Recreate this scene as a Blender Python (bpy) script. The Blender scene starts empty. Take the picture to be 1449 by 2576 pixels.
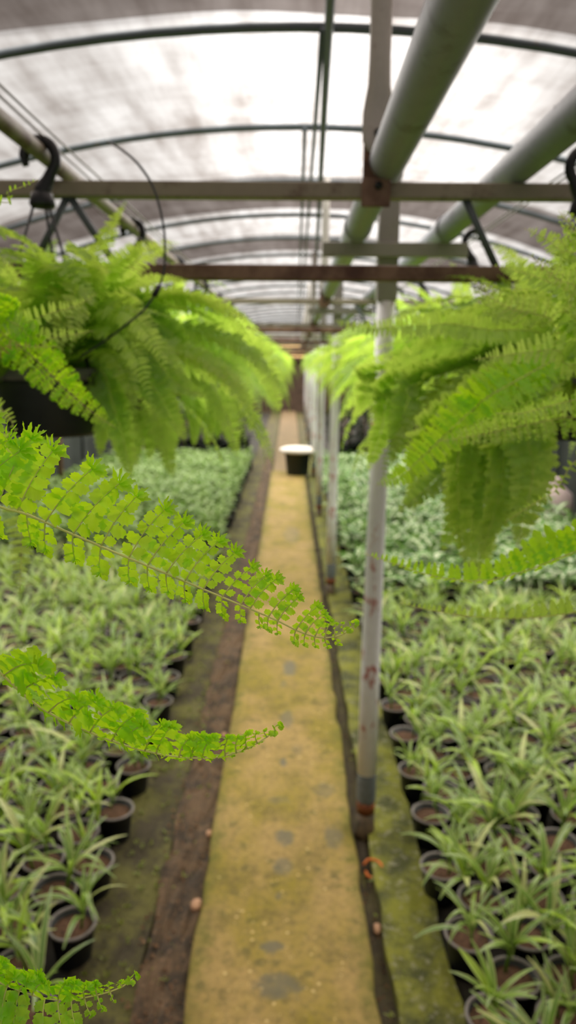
import bpy, math, random
from mathutils import Vector, Matrix, Euler, Quaternion
R = random.Random(7)
SC = bpy.context.scene
COL = SC.collection
PI = math.pi
W, H = 1449, 2576
FPX = 1850.0
PITCH = math.radians(11.55)
CAMZ = 1.75

# ------------------------------------------------------------------ camera
cam_d = bpy.data.cameras.new('camera')
cam = bpy.data.objects.new('camera', cam_d)
COL.objects.link(cam)
cam_d.sensor_fit = 'VERTICAL'
cam_d.sensor_height = 36.0
cam_d.lens = 36.0 * FPX / H
cam_d.clip_start = 0.02
cam_d.clip_end = 200
YAW = math.atan((742 - W / 2) / FPX)
cam.location = (0, 0, CAMZ)
cam_d.dof.use_dof = True
cam_d.dof.focus_distance = 0.345
cam_d.dof.aperture_fstop = 9.5
SC.camera = cam
ROLL = math.radians(.5)
CM = Euler((PI / 2 - PITCH, 0, YAW)).to_matrix() @ Matrix.Rotation(ROLL, 3, 'Z')
cam.rotation_euler = CM.to_euler()
CR, CU, CB = CM @ Vector((1, 0, 0)), CM @ Vector((0, 1, 0)), CM @ Vector((0, 0, 1))

def at(px, py, d):
    """the place seen at a pixel, d metres ahead of the lens"""
    return Vector((0, 0, CAMZ)) + CR * ((px - W / 2) / FPX * d) + CU * ((H / 2 - py) / FPX * d) - CB * d

# ------------------------------------------------------------------ materials
def lin(r, g, b):
    f = lambda c: (c / 255 / 12.92) if c / 255 <= 0.04045 else ((c / 255 + 0.055) / 1.055) ** 2.4
    return (f(r), f(g), f(b), 1)

class NT:
    def __init__(s, name):
        s.m = bpy.data.materials.new(name)
        s.m.use_nodes = True
        s.t = s.m.node_tree
        s.t.nodes.clear()
        s.out = s.n('ShaderNodeOutputMaterial')
    def n(s, typ, **kw):
        nd = s.t.nodes.new(typ)
        for k, v in kw.items():
            if k in ('inp',):
                for kk, vv in v.items():
                    if isinstance(vv, bpy.types.NodeSocket):
                        s.t.links.new(vv, nd.inputs[kk])
                    else:
                        nd.inputs[kk].default_value = vv
            else:
                setattr(nd, k, v)
        return nd
    def link(s, a, b): s.t.links.new(a, b)
    def coord(s): return s.n('ShaderNodeTexCoord').outputs['Object']
    def mapping(s, vec, sc):
        return s.n('ShaderNodeMapping', inp={'Vector': vec, 'Scale': sc}).outputs[0]
    def noise(s, vec, scale, detail=4, rough=.55):
        return s.n('ShaderNodeTexNoise', inp={'Vector': vec, 'Scale': scale, 'Detail': detail, 'Roughness': rough}).outputs['Fac']
    def ramp(s, fac, lo, hi):
        return s.n('ShaderNodeMapRange', inp={'Value': fac, 'From Min': lo, 'From Max': hi}).outputs[0]
    def mix(s, fac, a, b):
        nd = s.n('ShaderNodeMix', data_type='RGBA')
        for i, v in ((0, fac), (6, a), (7, b)):
            if isinstance(v, bpy.types.NodeSocket): s.link(v, nd.inputs[i])
            else: nd.inputs[i].default_value = v
        return nd.outputs[2]
    def math(s, op, a, b=0.0, c=0.0):
        nd = s.n('ShaderNodeMath', operation=op)
        for i, v in enumerate((a, b, c)):
            if isinstance(v, bpy.types.NodeSocket): s.link(v, nd.inputs[i])
            else: nd.inputs[i].default_value = v
        return nd.outputs[0]
    def attr(s, name): return s.n('ShaderNodeAttribute', attribute_name=name).outputs['Fac']
    def rnd(s): return s.n('ShaderNodeObjectInfo').outputs['Random']
    def principled(s, col, rough=.6, metal=0.0, spec=.5, bump=None, bstr=.3, bdist=.01):
        p = s.n('ShaderNodeBsdfPrincipled')
        for k, v in (('Base Color', col), ('Roughness', rough), ('Metallic', metal), ('Specular IOR Level', spec)):
            if isinstance(v, bpy.types.NodeSocket): s.link(v, p.inputs[k])
            else: p.inputs[k].default_value = v
        if bump is not None:
            b = s.n('ShaderNodeBump', inp={'Height': bump, 'Strength': bstr, 'Distance': bdist})
            s.link(b.outputs[0], p.inputs['Normal'])
        s.link(p.outputs[0], s.out.inputs[0])
        return s.m
    def leaf(s, col, tcol, gloss=.06, rough=.4, tr=.45):
        d = s.n('ShaderNodeBsdfDiffuse', inp={'Color': col})
        t = s.n('ShaderNodeBsdfTranslucent', inp={'Color': tcol})
        g = s.n('ShaderNodeBsdfGlossy', inp={'Color': (1, 1, 1, 1), 'Roughness': rough})
        m = s.n('ShaderNodeMixShader', inp={0: tr, 1: d.outputs[0], 2: t.outputs[0]})
        m2 = s.n('ShaderNodeMixShader', inp={0: gloss, 1: m.outputs[0], 2: g.outputs[0]})
        s.link(m2.outputs[0], s.out.inputs[0])
        return s.m

def flat(name, rgb, rough=.6, metal=0.0, var=.25, scale=30, spec=.4):
    t = NT(name)
    c = lin(*rgb)
    n = t.noise(t.coord(), scale)
    dark = tuple(x * (1 - var) for x in c[:3]) + (1,)
    lite = tuple(min(1, x * (1 + var)) for x in c[:3]) + (1,)
    return t.principled(t.mix(t.ramp(n, .3, .7), dark, lite), rough, metal, spec, bump=n, bstr=.15, bdist=.003)

def m_metal(name, base, rust, rlo, rhi, scale=14, rough=.55, streak=(1, 1, 1)):
    t = NT(name)
    co = t.mapping(t.coord(), streak)
    n = t.noise(co, scale, 6, .65)
    n2 = t.noise(co, scale * 5, 3)
    b = t.mix(n2, tuple(x * .8 for x in lin(*base)[:3]) + (1,), lin(*base))
    rc = t.mix(n2, tuple(x * .45 for x in lin(*rust)[:3]) + (1,), lin(*rust))
    return t.principled(t.mix(t.ramp(n, rlo, rhi), b, rc), rough, 0.0, .4, bump=n, bstr=.25, bdist=.004)

M = {}
M['hoop'] = m_metal('hoop_steel', (88, 96, 102), (104, 94, 84), .62, .75)
M['beam'] = m_metal('truss_steel', (142, 132, 116), (100, 72, 58), .54, .68, 9)
M['beam_rust'] = m_metal('rusted_steel', (132, 102, 86), (92, 58, 48), .44, .64, 12)
M['bracket'] = m_metal('rusted_plate', (116, 84, 60), (74, 44, 36), .42, .62, 22)
M['strut'] = m_metal('strut_steel', (186, 180, 172), (130, 94, 70), .60, .74, 16)
M['pipe'] = m_metal('pipe_paint', (156, 160, 172), (100, 96, 92), .58, .74, 7)
M['post'] = m_metal('post_paint', (242, 240, 244), (206, 122, 112), .565, .615, 11, .5, (1, 1, .45))
M['post_up'] = m_metal('post_grey', (156, 152, 144), (132, 124, 114), .60, .75, 9)
M['sleeve'] = flat('sleeve_grey', (104, 110, 112), .6)
M['rustband'] = m_metal('rust_band', (140, 74, 36), (74, 46, 30), .45, .6, 30)
M['stub'] = m_metal('post_foot', (104, 86, 64), (60, 52, 38), .45, .6, 25)
M['black'] = flat('black_plastic', (26, 28, 32), .45, var=.15)
M['tube'] = flat('drip_tube', (40, 46, 46), .5)
M['wire'] = flat('wire_grey', (110, 104, 98), .5)
M['basket'] = flat('basket_plastic', (34, 40, 38), .5, var=.2)
M['rimgrey'] = flat('basket_rim', (104, 104, 98), .55)
M['pot'] = flat('pot_black', (28, 30, 33), .5, var=.2)
M['potrim'] = flat('pot_rim', (126, 118, 116), .55, var=.2)
M['soil'] = flat('potting_soil', (88, 62, 46), .95, var=.6, scale=90)
M['white'] = flat('white_lid', (236, 226, 220), .5, var=.04)
M['tub'] = flat('dark_tub', (26, 34, 32), .5)
M['stone'] = flat('pink_stone', (176, 136, 108), .9, var=.3)
M['litter'] = flat('litter_chips', (124, 96, 72), .95, var=.6, scale=9)
M['orange'] = flat('rust_orange_wire', (196, 104, 40), .7)
M['postred'] = flat('brown_post', (112, 84, 70), .7)

def fern_mat(name, c1, c2, t1, t2, gloss=.035, tr=.5, pale=(172, 190, 84)):
    t = NT(name)
    f = t.attr('tint')
    r = t.rnd()
    k = t.math('ADD', t.math('MULTIPLY', f, .55), t.math('MULTIPLY', r, .45))
    c = t.mix(k, lin(*c1), lin(*c2))
    tc = t.mix(k, lin(*t1), lin(*t2))
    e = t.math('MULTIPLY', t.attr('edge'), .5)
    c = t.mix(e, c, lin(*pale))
    return t.leaf(c, tc, gloss, .45, tr)
M['fern'] = fern_mat('fern_leaf', (128, 174, 58), (186, 218, 92), (184, 230, 66), (226, 250, 110), .035, .60)
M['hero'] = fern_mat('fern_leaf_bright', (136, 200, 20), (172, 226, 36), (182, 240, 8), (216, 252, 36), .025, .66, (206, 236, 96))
M['rachis'] = flat('fern_rachis', (204, 206, 116), .5, var=.2)
M['deadfern'] = fern_mat('fern_leaf_dry', (172, 160, 84), (196, 178, 104), (190, 180, 90), (210, 190, 110), .02, .4)

def strap_mat(name, green1, green2, pale, lo, hi):
    t = NT(name)
    e = t.attr('edge')
    r = t.rnd()
    k = t.math('ADD', t.math('MULTIPLY', t.attr('tint'), .6), t.math('MULTIPLY', r, .4))
    g = t.mix(k, lin(*green1), lin(*green2))
    c = t.mix(t.ramp(e, lo, hi), g, lin(*pale))
    c = t.mix(t.math('MULTIPLY', t.ramp(t.attr('tint'), .84, .90), .75), c, lin(176, 206, 44))
    c = t.mix(t.math('MULTIPLY', t.ramp(t.attr('tint'), .10, .06), .7), c, lin(222, 222, 150))
    return t.leaf(c, t.mix(.35, c, lin(160, 200, 60)), .05, .4, .4)
M['spider'] = strap_mat('spider_leaf', (60, 112, 24), (140, 172, 50), (216, 226, 150), .42, 1.1)
def blotch_mat(name, g1, g2, pale, lo, hi, sc):
    t = NT(name)
    n = t.noise(t.coord(), sc, 3)
    k = t.math('ADD', t.math('MULTIPLY', t.attr('tint'), .6), t.math('MULTIPLY', t.rnd(), .4))
    g = t.mix(k, lin(*g1), lin(*g2))
    mid = t.math('SUBTRACT', 1.0, t.attr('edge'))
    s = t.ramp(t.math('ADD', t.math('MULTIPLY', mid, .35), n), lo, hi)
    c = t.mix(s, g, lin(*pale))
    return t.leaf(c, t.mix(.4, c, lin(130, 190, 60)), .045, .35, .3)
M['broad'] = blotch_mat('variegated_leaf', (44, 90, 20), (96, 146, 40), (214, 220, 184), .70, .79, 24)
M['bushy'] = blotch_mat('bush_leaf', (84, 122, 40), (134, 162, 70), (186, 198, 146), .68, .95, 40)

# path: mossy concrete with wet stains
def path_mat():
    t = NT('mossy_concrete')
    co = t.coord()
    n1 = t.noise(t.mapping(co, (1.4, .8, 1)), 2.2, 6, .6)
    n2 = t.noise(co, 14, 6, .65)
    n3 = t.noise(co, 90, 3)
    c = t.mix(t.ramp(n1, .42, .60), lin(156, 130, 78), lin(132, 116, 40))
    c = t.mix(t.ramp(n2, .55, .80), c, lin(98, 84, 50))
    n4 = t.noise(co, 6, 5, .7)
    c = t.mix(t.math('MULTIPLY', t.ramp(n4, .48, .66), .6), c, lin(96, 84, 40))
    c = t.mix(t.math('MULTIPLY', t.ramp(t.noise(co, 45, 4, .7), .46, .68), .6), c, lin(86, 76, 44))
    c = t.mix(t.ramp(n3, .62, .72), c, lin(190, 166, 104))
    vo = t.n('ShaderNodeTexVoronoi', inp={'Vector': co, 'Scale': 55.0})
    vr = t.n('ShaderNodeSeparateColor', inp={0: vo.outputs['Color']}).outputs[0]
    spk = t.math('MULTIPLY', t.math('LESS_THAN', vo.outputs['Distance'], .30), t.math('GREATER_THAN', vr, .955))
    c = t.mix(t.math('MULTIPLY', spk, .6), c, lin(214, 186, 126))
    vo2 = t.n('ShaderNodeTexVoronoi', inp={'Vector': co, 'Scale': 24.0})
    vr2 = t.n('ShaderNodeSeparateColor', inp={0: vo2.outputs['Color']}).outputs[1]
    pat = t.math('MULTIPLY', t.ramp(t.math('ADD', vo2.outputs['Distance'], t.math('MULTIPLY', n3, .5)), .75, .45), t.math('GREATER_THAN', vr2, .86))
    c = t.mix(t.math('MULTIPLY', pat, .55), c, lin(84, 80, 44))
    # moss towards the two edges
    x = t.n('ShaderNodeSeparateXYZ', inp={0: co}).outputs[0]
    ed = t.ramp(t.math('ADD', t.math('ABSOLUTE', x), t.math('MULTIPLY', t.math('SUBTRACT', n2, .5), .25)), .20, .30)
    c = t.mix(t.math('MULTIPLY', ed, .75), c, lin(88, 92, 24))
    # dark damp stains with a shape of their own
    y = t.n('ShaderNodeSeparateXYZ', inp={0: co}).outputs[1]
    stain = None
    wob = t.math('MULTIPLY', t.math('SUBTRACT', t.noise(co, 26, 5, .7), .5), 3.2)
    for (sx, sy, rx, ry, st) in STAINS:
        dx = t.math('DIVIDE', t.math('SUBTRACT', x, sx), rx)
        dy = t.math('DIVIDE', t.math('SUBTRACT', y, sy), ry)
        r2 = t.math('ADD', t.math('MULTIPLY', dx, dx), t.math('MULTIPLY', dy, dy))
        v = t.n('ShaderNodeMapRange', interpolation_type='SMOOTHSTEP', inp={'Value': t.math('ADD', r2, wob), 'From Min': 1.35, 'From Max': .2, 'To Max': st}).outputs[0]
        stain = v if stain is None else t.math('MAXIMUM', stain, v)
    c = t.mix(stain, c, lin(86, 82, 66))
    rg = t.math('SUBTRACT', .85, t.math('MULTIPLY', stain, .35))
    return t.principled(c, rg, 0.0, .3, bump=n2, bstr=.35, bdist=.006)

def ground_mat(name, c1, c2, c3, scale=3.0, rough=.85):
    t = NT(name)
    co = t.coord()
    n1 = t.noise(co, scale, 6, .65)
    n2 = t.noise(co, scale * 7, 5, .65)
    c = t.mix(t.ramp(n1, .42, .60), lin(*c1), lin(*c2))
    c = t.mix(t.ramp(n2, .55, .74), c, lin(*c3))
    return t.principled(c, rough, 0.0, .3, bump=n2, bstr=.6, bdist=.012)
M['ground'] = ground_mat('damp_ground', (62, 54, 38), (92, 88, 44), (38, 34, 28), 5.0)
M['bedground'] = ground_mat('bed_ground', (36, 34, 30), (48, 42, 34), (28, 28, 24))
M['kerb'] = ground_mat('mossy_kerb', (118, 118, 40), (66, 68, 34), (150, 144, 126), 6.0)
M['gutter'] = ground_mat('gutter_dirt', (60, 50, 38), (78, 70, 44), (40, 34, 28), 6.0)
M['dirtstrip'] = ground_mat('dirt_strip', (92, 72, 52), (54, 44, 34), (132, 102, 78), 9.0)

def film_mat():
    t = NT('greenhouse_film')
    co = t.coord()
    a = t.noise(t.mapping(co, (9, 1.1, 9)), 1.0, 5, .6)      # streaks along the house
    b = t.noise(t.mapping(co, (1.6, 6, 3)), 1.0, 6, .65)     # creases across
    c = t.noise(co, 2.6, 5, .6)
    d = t.math('ADD', t.math('MULTIPLY', a, .50), t.math('ADD', t.math('MULTIPLY', b, .24), t.math('MULTIPLY', c, .26)))
    k = t.ramp(d, .36, .62)
    col = t.mix(k, lin(176, 168, 162), lin(255, 254, 252))
    tp = t.n('ShaderNodeBsdfTransparent', inp={'Color': col})
    tl = t.n('ShaderNodeBsdfTranslucent', inp={'Color': col})
    m = t.n('ShaderNodeMixShader', inp={0: .07, 1: tp.outputs[0], 2: tl.outputs[0]})
    t.link(m.outputs[0], t.out.inputs[0])
    return t.m
M['film'] = film_mat()
def cloth_mat(name, rgb, share):
    t = NT(name)
    n = t.noise(t.mapping(t.coord(), (3, 14, 3)), 1.0, 5)
    c = t.mix(t.ramp(n, .3, .7), tuple(x * .86 for x in lin(*rgb)[:3]) + (1,), lin(*rgb))
    tp = t.n('ShaderNodeBsdfTransparent', inp={'Color': c})
    df = t.n('ShaderNodeBsdfTranslucent', inp={'Color': c})
    m = t.n('ShaderNodeMixShader', inp={0: share, 1: tp.outputs[0], 2: df.outputs[0]})
    t.link(m.outputs[0], t.out.inputs[0])
    return t.m
M['cloth'] = cloth_mat('shade_cloth', (128, 121, 118), .08)
M['skirt'] = flat('dark_side_skirt', (40, 46, 42), .8, var=.35, scale=6)
M['endtan'] = cloth_mat('tan_sheet', (250, 206, 138), .6)
M['endbrown'] = flat('brown_sheet', (92, 74, 60), .8, var=.3, scale=5)

# ------------------------------------------------------------------ mesh helpers
class G:
    def __init__(s): s.v = []; s.f = []; s.tint = []; s.edge = []
    def add(s, p, tint=.5, edge=0.0):
        s.v.append((p[0], p[1], p[2])); s.tint.append(tint); s.edge.append(edge)
        return len(s.v) - 1
    def tube(s, pts, r, n=8, cap=True, flatten=None):
        pts = [Vector(p) for p in pts]
        rs = r if isinstance(r, (list, tuple)) else [r] * len(pts)
        prev = None; rings = []
        for i, p in enumerate(pts):
            t = (pts[min(i + 1, len(pts) - 1)] - pts[max(i - 1, 0)])
            t = t.normalized() if t.length > 1e-9 else Vector((0, 0, 1))
            if prev is None:
                a = Vector((0, 0, 1)) if abs(t.z) < .9 else Vector((0, 1, 0))
                u = a.cross(t).normalized()
            else:
                u = (prev - t * prev.dot(t)).normalized()
            prev = u
            w = t.cross(u)
            rings.append([s.add(p + (u * math.cos(2 * PI * k / n) + w * math.sin(2 * PI * k / n)) * rs[i]) for k in range(n)])
        for a, b in zip(rings, rings[1:]):
            for k in range(n):
                s.f.append((a[k], a[(k + 1) % n], b[(k + 1) % n], b[k]))
        if cap:
            s.f.append(tuple(reversed(rings[0]))); s.f.append(tuple(rings[-1]))
        return s
    def lathe(s, prof, n=20, c=(0, 0, 0), close=False):
        rings = []
        for (r, z) in prof:
            rings.append([s.add((c[0] + r * math.cos(2 * PI * k / n), c[1] + r * math.sin(2 * PI * k / n), c[2] + z)) for k in range(n)])
        for a, b in zip(rings, rings[1:]):
            for k in range(n):
                s.f.append((a[k], a[(k + 1) % n], b[(k + 1) % n], b[k]))
        if close:
            s.f.append(tuple(reversed(rings[0]))); s.f.append(tuple(rings[-1]))
        return s
    def box(s, lo, hi, bev=0.0):
        x0, y0, z0 = lo; x1, y1, z1 = hi
        i = [s.add(p) for p in ((x0, y0, z0), (x1, y0, z0), (x1, y1, z0), (x0, y1, z0), (x0, y0, z1), (x1, y0, z1), (x1, y1, z1), (x0, y1, z1))]
        for f in ((3, 2, 1, 0), (4, 5, 6, 7), (0, 1, 5, 4), (1, 2, 6, 5), (2, 3, 7, 6), (3, 0, 4, 7)):
            s.f.append(tuple(i[k] for k in f))
        return s
    def merge(s, o, mat):
        b = len(s.v)
        for p, t, e in zip(o.v, o.tint, o.edge):
            s.add(mat @ Vector(p), t, e)
        s.f += [tuple(k + b for k in f) for f in o.f]
    def mesh(s, name, mats, smooth=True):
        me = bpy.data.meshes.new(name)
        me.from_pydata(s.v, [], s.f)
        for nm, arr in (('tint', s.tint), ('edge', s.edge)):
            a = me.attributes.new(nm, 'FLOAT', 'POINT'); a.data.foreach_set('value', arr)
        if smooth: me.polygons.foreach_set('use_smooth', [True] * len(me.polygons))
        for m in (mats if isinstance(mats, list) else [mats]): me.materials.append(m)
        me.update()
        return me
    def obj(s, name, mat, parent=None, smooth=True, bevel=0.0):
        return link(name, s.mesh(name, mat, smooth), parent, bevel)

def link(name, me, parent=None, bevel=0.0):
    o = bpy.data.objects.new(name, me)
    COL.objects.link(o)
    if parent is not None: o.parent = parent
    if bevel:
        b = o.modifiers.new('bevel', 'BEVEL'); b.width = bevel; b.segments = 2
        b.limit_method = 'ANGLE'
    return o

def tag(o, label, cat, group=None, kind=None):
    if label: o['label'] = label
    if cat: o['category'] = cat
    if group: o['group'] = group
    if kind: o['kind'] = kind
    return o
def thing(name, label, cat, loc=(0, 0, 0), rz=0.0, group=None):
    o = bpy.data.objects.new(name, None)
    o.empty_display_size = .05
    COL.objects.link(o); o.location = loc; o.rotation_euler = (0, 0, rz)
    return tag(o, label, cat, group)
def struct(name, g, mat, smooth=False):
    o = g.obj(name, mat, None, smooth); o['kind'] = 'structure'
    return o

ONES = ['', 'first', 'second', 'third', 'fourth', 'fifth', 'sixth', 'seventh', 'eighth', 'ninth', 'tenth', 'eleventh', 'twelfth', 'thirteenth',
        'fourteenth', 'fifteenth', 'sixteenth', 'seventeenth', 'eighteenth', 'nineteenth', 'twentieth']
TENS = {20: 'twenty', 30: 'thirty', 40: 'forty', 50: 'fifty', 60: 'sixty', 70: 'seventy'}
def ordn(n):
    if n <= 20: return ONES[n]
    if n % 10 == 0: return TENS[n][:-1] + 'ieth'
    return TENS[n - n % 10] + '-' + ONES[n % 10]
def hidden_frame(g): pass

# ------------------------------------------------------------------ the ground
PYAW = 0.0095                                   # the path runs a touch off the house's axis
def px_(x, y): return x - PYAW * y              # offset shared by path, gutters and beds
def strip(x0, x1, y0, y1, z, zb, ny=60, jit=0.0, seed=1, nx=6, bump=0.0):
    """ground strip with slightly wandering edges, top at z, sides down to zb"""
    r = random.Random(seed); g = G(); rows = []
    for j in range(ny + 1):
        y = y0 + (y1 - y0) * j / ny
        a = x0 + r.uniform(-jit, jit); b = x1 + r.uniform(-jit, jit)
        row = [g.add((px_(a, y), y, zb))]
        for i in range(nx + 1):
            row.append(g.add((px_(a + (b - a) * i / nx, y), y, z + (r.uniform(-bump, bump) if 0 < i < nx else 0))))
        row.append(g.add((px_(b, y), y, zb)))
        rows.append(row)
    for A, B in zip(rows, rows[1:]):
        for k in range(len(A) - 1):
            g.f.append((A[k], A[k + 1], B[k + 1], B[k]))
    g.f.append(tuple(rows[0])); g.f.append(tuple(reversed(rows[-1])))
    return g
Y0, Y1 = -1.3, 27.0
HX = 3.3
g = G(); g.box((-HX - .4, Y0 - .4, -.30), (HX + .4, Y1 + .4, -.06)); struct('floor', g, M['ground'])
# path in its own frame so that the moss runs along it
STAINS = [(.025, 4.02, .042, .12, .8), (-.01, 3.80, .02, .05, .4), (.012, 3.40, .038, .10, .6), (-.002, 2.99, .016, .04, .8), (.06, 3.1, .03, .06, .25),
          (.005, 2.46, .040, .05, .75), (.0, 2.30, .038, .05, .6), (-.012, 2.15, .012, .02, .5), (-.03, 1.93, .036, .03, .75), (-.01, 1.79, .07, .05, .7),
          (.19, 2.47, .04, .07, .6), (.17, 2.78, .05, .06, .4), (-.02, 2.7, .05, .03, .3), (.03, 5.3, .05, .2, .35), (.05, 7.4, .09, .4, .3)]
M['path'] = path_mat()
def path_strip(y0, y1, xo, hw, z, name, mat):
    r = random.Random(3); g = G(); rows = []
    ny = 120
    for j in range(ny + 1):
        y = y0 + (y1 - y0) * j / ny
        a = -hw + r.uniform(-.006, .006); b = hw + r.uniform(-.009, .009)
        ch = .010
        row = [g.add((a - .004, y, -.06)), g.add((a, y, z - ch)), g.add((a + ch, y, z))]
        for i in range(1, 6): row.append(g.add((a + (b - a) * i / 6, y, z + r.uniform(-.0012, .0012))))
        row += [g.add((b - ch, y, z)), g.add((b, y, z - ch)), g.add((b + .004, y, -.06))]
        rows.append(row)
    for A, B in zip(rows, rows[1:]):
        for k in range(len(A) - 1): g.f.append((A[k], A[k + 1], B[k + 1], B[k]))
    g.f.append(tuple(rows[0])); g.f.append(tuple(reversed(rows[-1])))
    o = g.obj(name, mat); o['kind'] = 'structure'
    o.location = (xo, 0, 0); o.rotation_euler = (0, 0, math.atan(PYAW))
    return o
path_strip(Y0, 11.9, -.008, .268, 0.0, 'path', M['path'])
M['pathfar'] = ground_mat('brown_path', (120, 100, 72), (104, 88, 62), (86, 74, 56), 3.0)
o = path_strip(11.9, Y1, -.008, .25, -.005, 'path', M['pathfar'])
struct('ground', strip(-.43, -.274, Y0, 14, -.035, -.08, 160, .012, 5, 8, .012), M['dirtstrip'])
struct('ground', strip(-.64, -.43, Y0, 14, -.045, -.08, 120, .006, 6, 6, .008), M['ground'])
struct('ground', strip(.262, .318, Y0, 14, -.055, -.08, 160, .004, 8, 3, .008), M['gutter'])
struct('kerb', strip(.318, .50, Y0, 14, -.02, -.08, 160, .007, 9, 6, .004), M['kerb'])
struct('ground', strip(.50, 3.2, Y0, 26.5, -.05, -.08, 20, 0, 10, 2, 0), M['bedground'])
struct('ground', strip(-2.9, -.64, Y0, 26.5, -.05, -.08, 20, 0, 11, 2, 0), M['bedground'])

# ------------------------------------------------------------------ the house: hoops, film, skirts, gables
AR, AZ = 5.9, CAMZ + 1.125                       # hoop radius, apex height
def arc(x, dr=0.0): return AZ + dr - AR + math.sqrt(AR * AR - x * x)
HY = [1.68 + 1.075 * k for k in range(-2, 24)]
names = 0
for k, y in enumerate(HY):
    if y > Y1 - .3: break
    pts = [(x, y, arc(x, -.02)) for x in [(-HX + 2 * HX * i / 40) for i in range(41)]]
    pts = [(-HX, y, -.06)] + pts + [(HX, y, -.06)]
    g = G().tube(pts, .0165, 8)
    n = k - 2
    lab = 'grey tubular roof hoop right above the nearest truss' if n == 0 else 'grey tubular roof hoop behind the frame, over the camera' if n < 0 else \
        'grey tubular roof hoop, %s in view counting away from the camera' % ordn(n)
    if n < 0: lab = ['grey tubular roof hoop furthest back over the camera', 'grey tubular roof hoop just short of the nearest truss'][k]
    tag(g.obj('roof_hoop', M['hoop']), lab, 'roof hoop', 'roof hoops of the tunnel')
# film roof: one thin sheet, slack between the hoops
r = random.Random(11)
g = G(); rows = []; ny, nx = 220, 60
for j in range(ny + 1):
    y = Y0 + (Y1 - Y0) * j / ny
    ph = (y - 1.68) / 1.075
    sag = -.018 * (math.sin(PI * (ph % 1.0))) ** 2
    rows.append([g.add((x, y, arc(x, .006) + sag + r.uniform(-.003, .003))) for x in [(-HX + 2 * HX * i / nx) for i in range(nx + 1)]])
for A, B in zip(rows, rows[1:]):
    for i in range(nx): g.f.append((A[i], A[i + 1], B[i + 1], B[i]))
struct('ceiling', g, M['film'], True)
def cloth(y0, y1, lab, seed):
    r = random.Random(seed); g = G(); rows = []
    for j in range(9):
        row = []
        for i in range(61):
            x = -HX + 2 * HX * i / 60
            y = y0 + (y1 - y0) * j / 8
            if j in (0, 8): y += .03 * math.sin(x * 2.1 + seed) + .012 * math.sin(x * 7)
            row.append(g.add((x, y, arc(x, .022))))
        rows.append(row)
    for A, B in zip(rows, rows[1:]):
        for i in range(60): g.f.append((A[i], A[i + 1], B[i + 1], B[i]))
    tag(g.obj('shade_cloth', M['cloth']), lab, 'shade cloth', 'shade cloths over the roof film')
cloth(Y0, 2.725, 'grey shade cloth over the roof film closest to the camera', 1)
cloth(4.92, 5.93, 'grey shade cloth strip over the third bay of roof film', 2)
cloth(7.1, 8.1, 'grey shade cloth strip over the fifth bay of roof film', 3)
WZ = arc(HX)
for nm, sx in (('wall_left', -1), ('wall_right', 1)):
    g = G(); n = 160; rows = []
    for j in range(n + 1):
        y = Y0 + (Y1 - Y0) * j / n
        w = .02 * math.sin(j * 1.3)
        rows.append([g.add((sx * (HX + .03 + w * (1 - zz / WZ)), y, -.08 + (WZ + .08) * zz / WZ)) for zz in (0, WZ * .33, WZ * .66, WZ)])
    for A, B in zip(rows, rows[1:]):
        for i in range(3): g.f.append((A[i], A[i + 1], B[i + 1], B[i]))
    struct(nm, g, M['skirt'])
def gable(name, y, z0, z1, mat):
    g = G(); n = 40; rows = []
    for i in range(n + 1):
        x = -HX + 2 * HX * i / n
        a = min(z0, arc(x)) if z0 > 0 else z0
        rows.append((g.add((x, y, a)), g.add((x, y, max(a, min(z1, arc(x)))))))
    for A, B in zip(rows, rows[1:]): g.f.append((A[0], B[0], B[1], A[1]))
    return struct(name, g, mat)
gable('wall_back', Y1, -.08, 1.85, M['endbrown'])
gable('wall_back', Y1, 1.85, 2.55, M['endtan'])
gable('wall_back', Y1, 2.55, 3.2, M['film'])
gable('wall_front', Y0, -.08, 3.2, M['film'])
for k, z in enumerate((1.87, 2.2, 2.55)):
    g = G().box((-2.6 + .4 * k, Y1 - .12, z - .05), (2.6 - .4 * k, Y1 - .04, z + .05))
    tag(g.obj('end_rail', M['beam_rust'], None, False), ['lowest', 'middle', 'topmost'][k] + ' brown rail across the far end wall', 'rail', 'rails across the end wall')
# ------------------------------------------------------------------ ridge pipes running along the house
def along(x0, y0, x1, y1, z0, z1, r, name, lab, cat, mat, n=8, seg=24, sag=0.0):
    pts = [(x0 + (x1 - x0) * i / seg, y0 + (y1 - y0) * i / seg, z0 + (z1 - z0) * i / seg - sag * math.sin(PI * i / seg * 8) ** 2) for i in range(seg + 1)]
    return tag(G().tube(pts, r, n).obj(name, mat), lab, cat)
ZR = arc(.1) - .02 - .033
along(.055, .6, .55, 26.6, ZR, ZR, .0155, 'ridge_pipe', 'thick grey ridge pipe clamped under the roof hoops', 'pipe', M['hoop'])
along(.074, 2.7, .10, 26.6, ZR + .003, ZR + .003, .010, 'ridge_pipe', 'thinner grey ridge pipe starting at the first hoop in view', 'pipe', M['hoop'])
along(.028, 3.75, .03, 26.6, ZR + .003, ZR + .003, .010, 'ridge_pipe', 'slim dark ridge pipe starting at the second hoop in view', 'pipe', M['hoop'])

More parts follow.
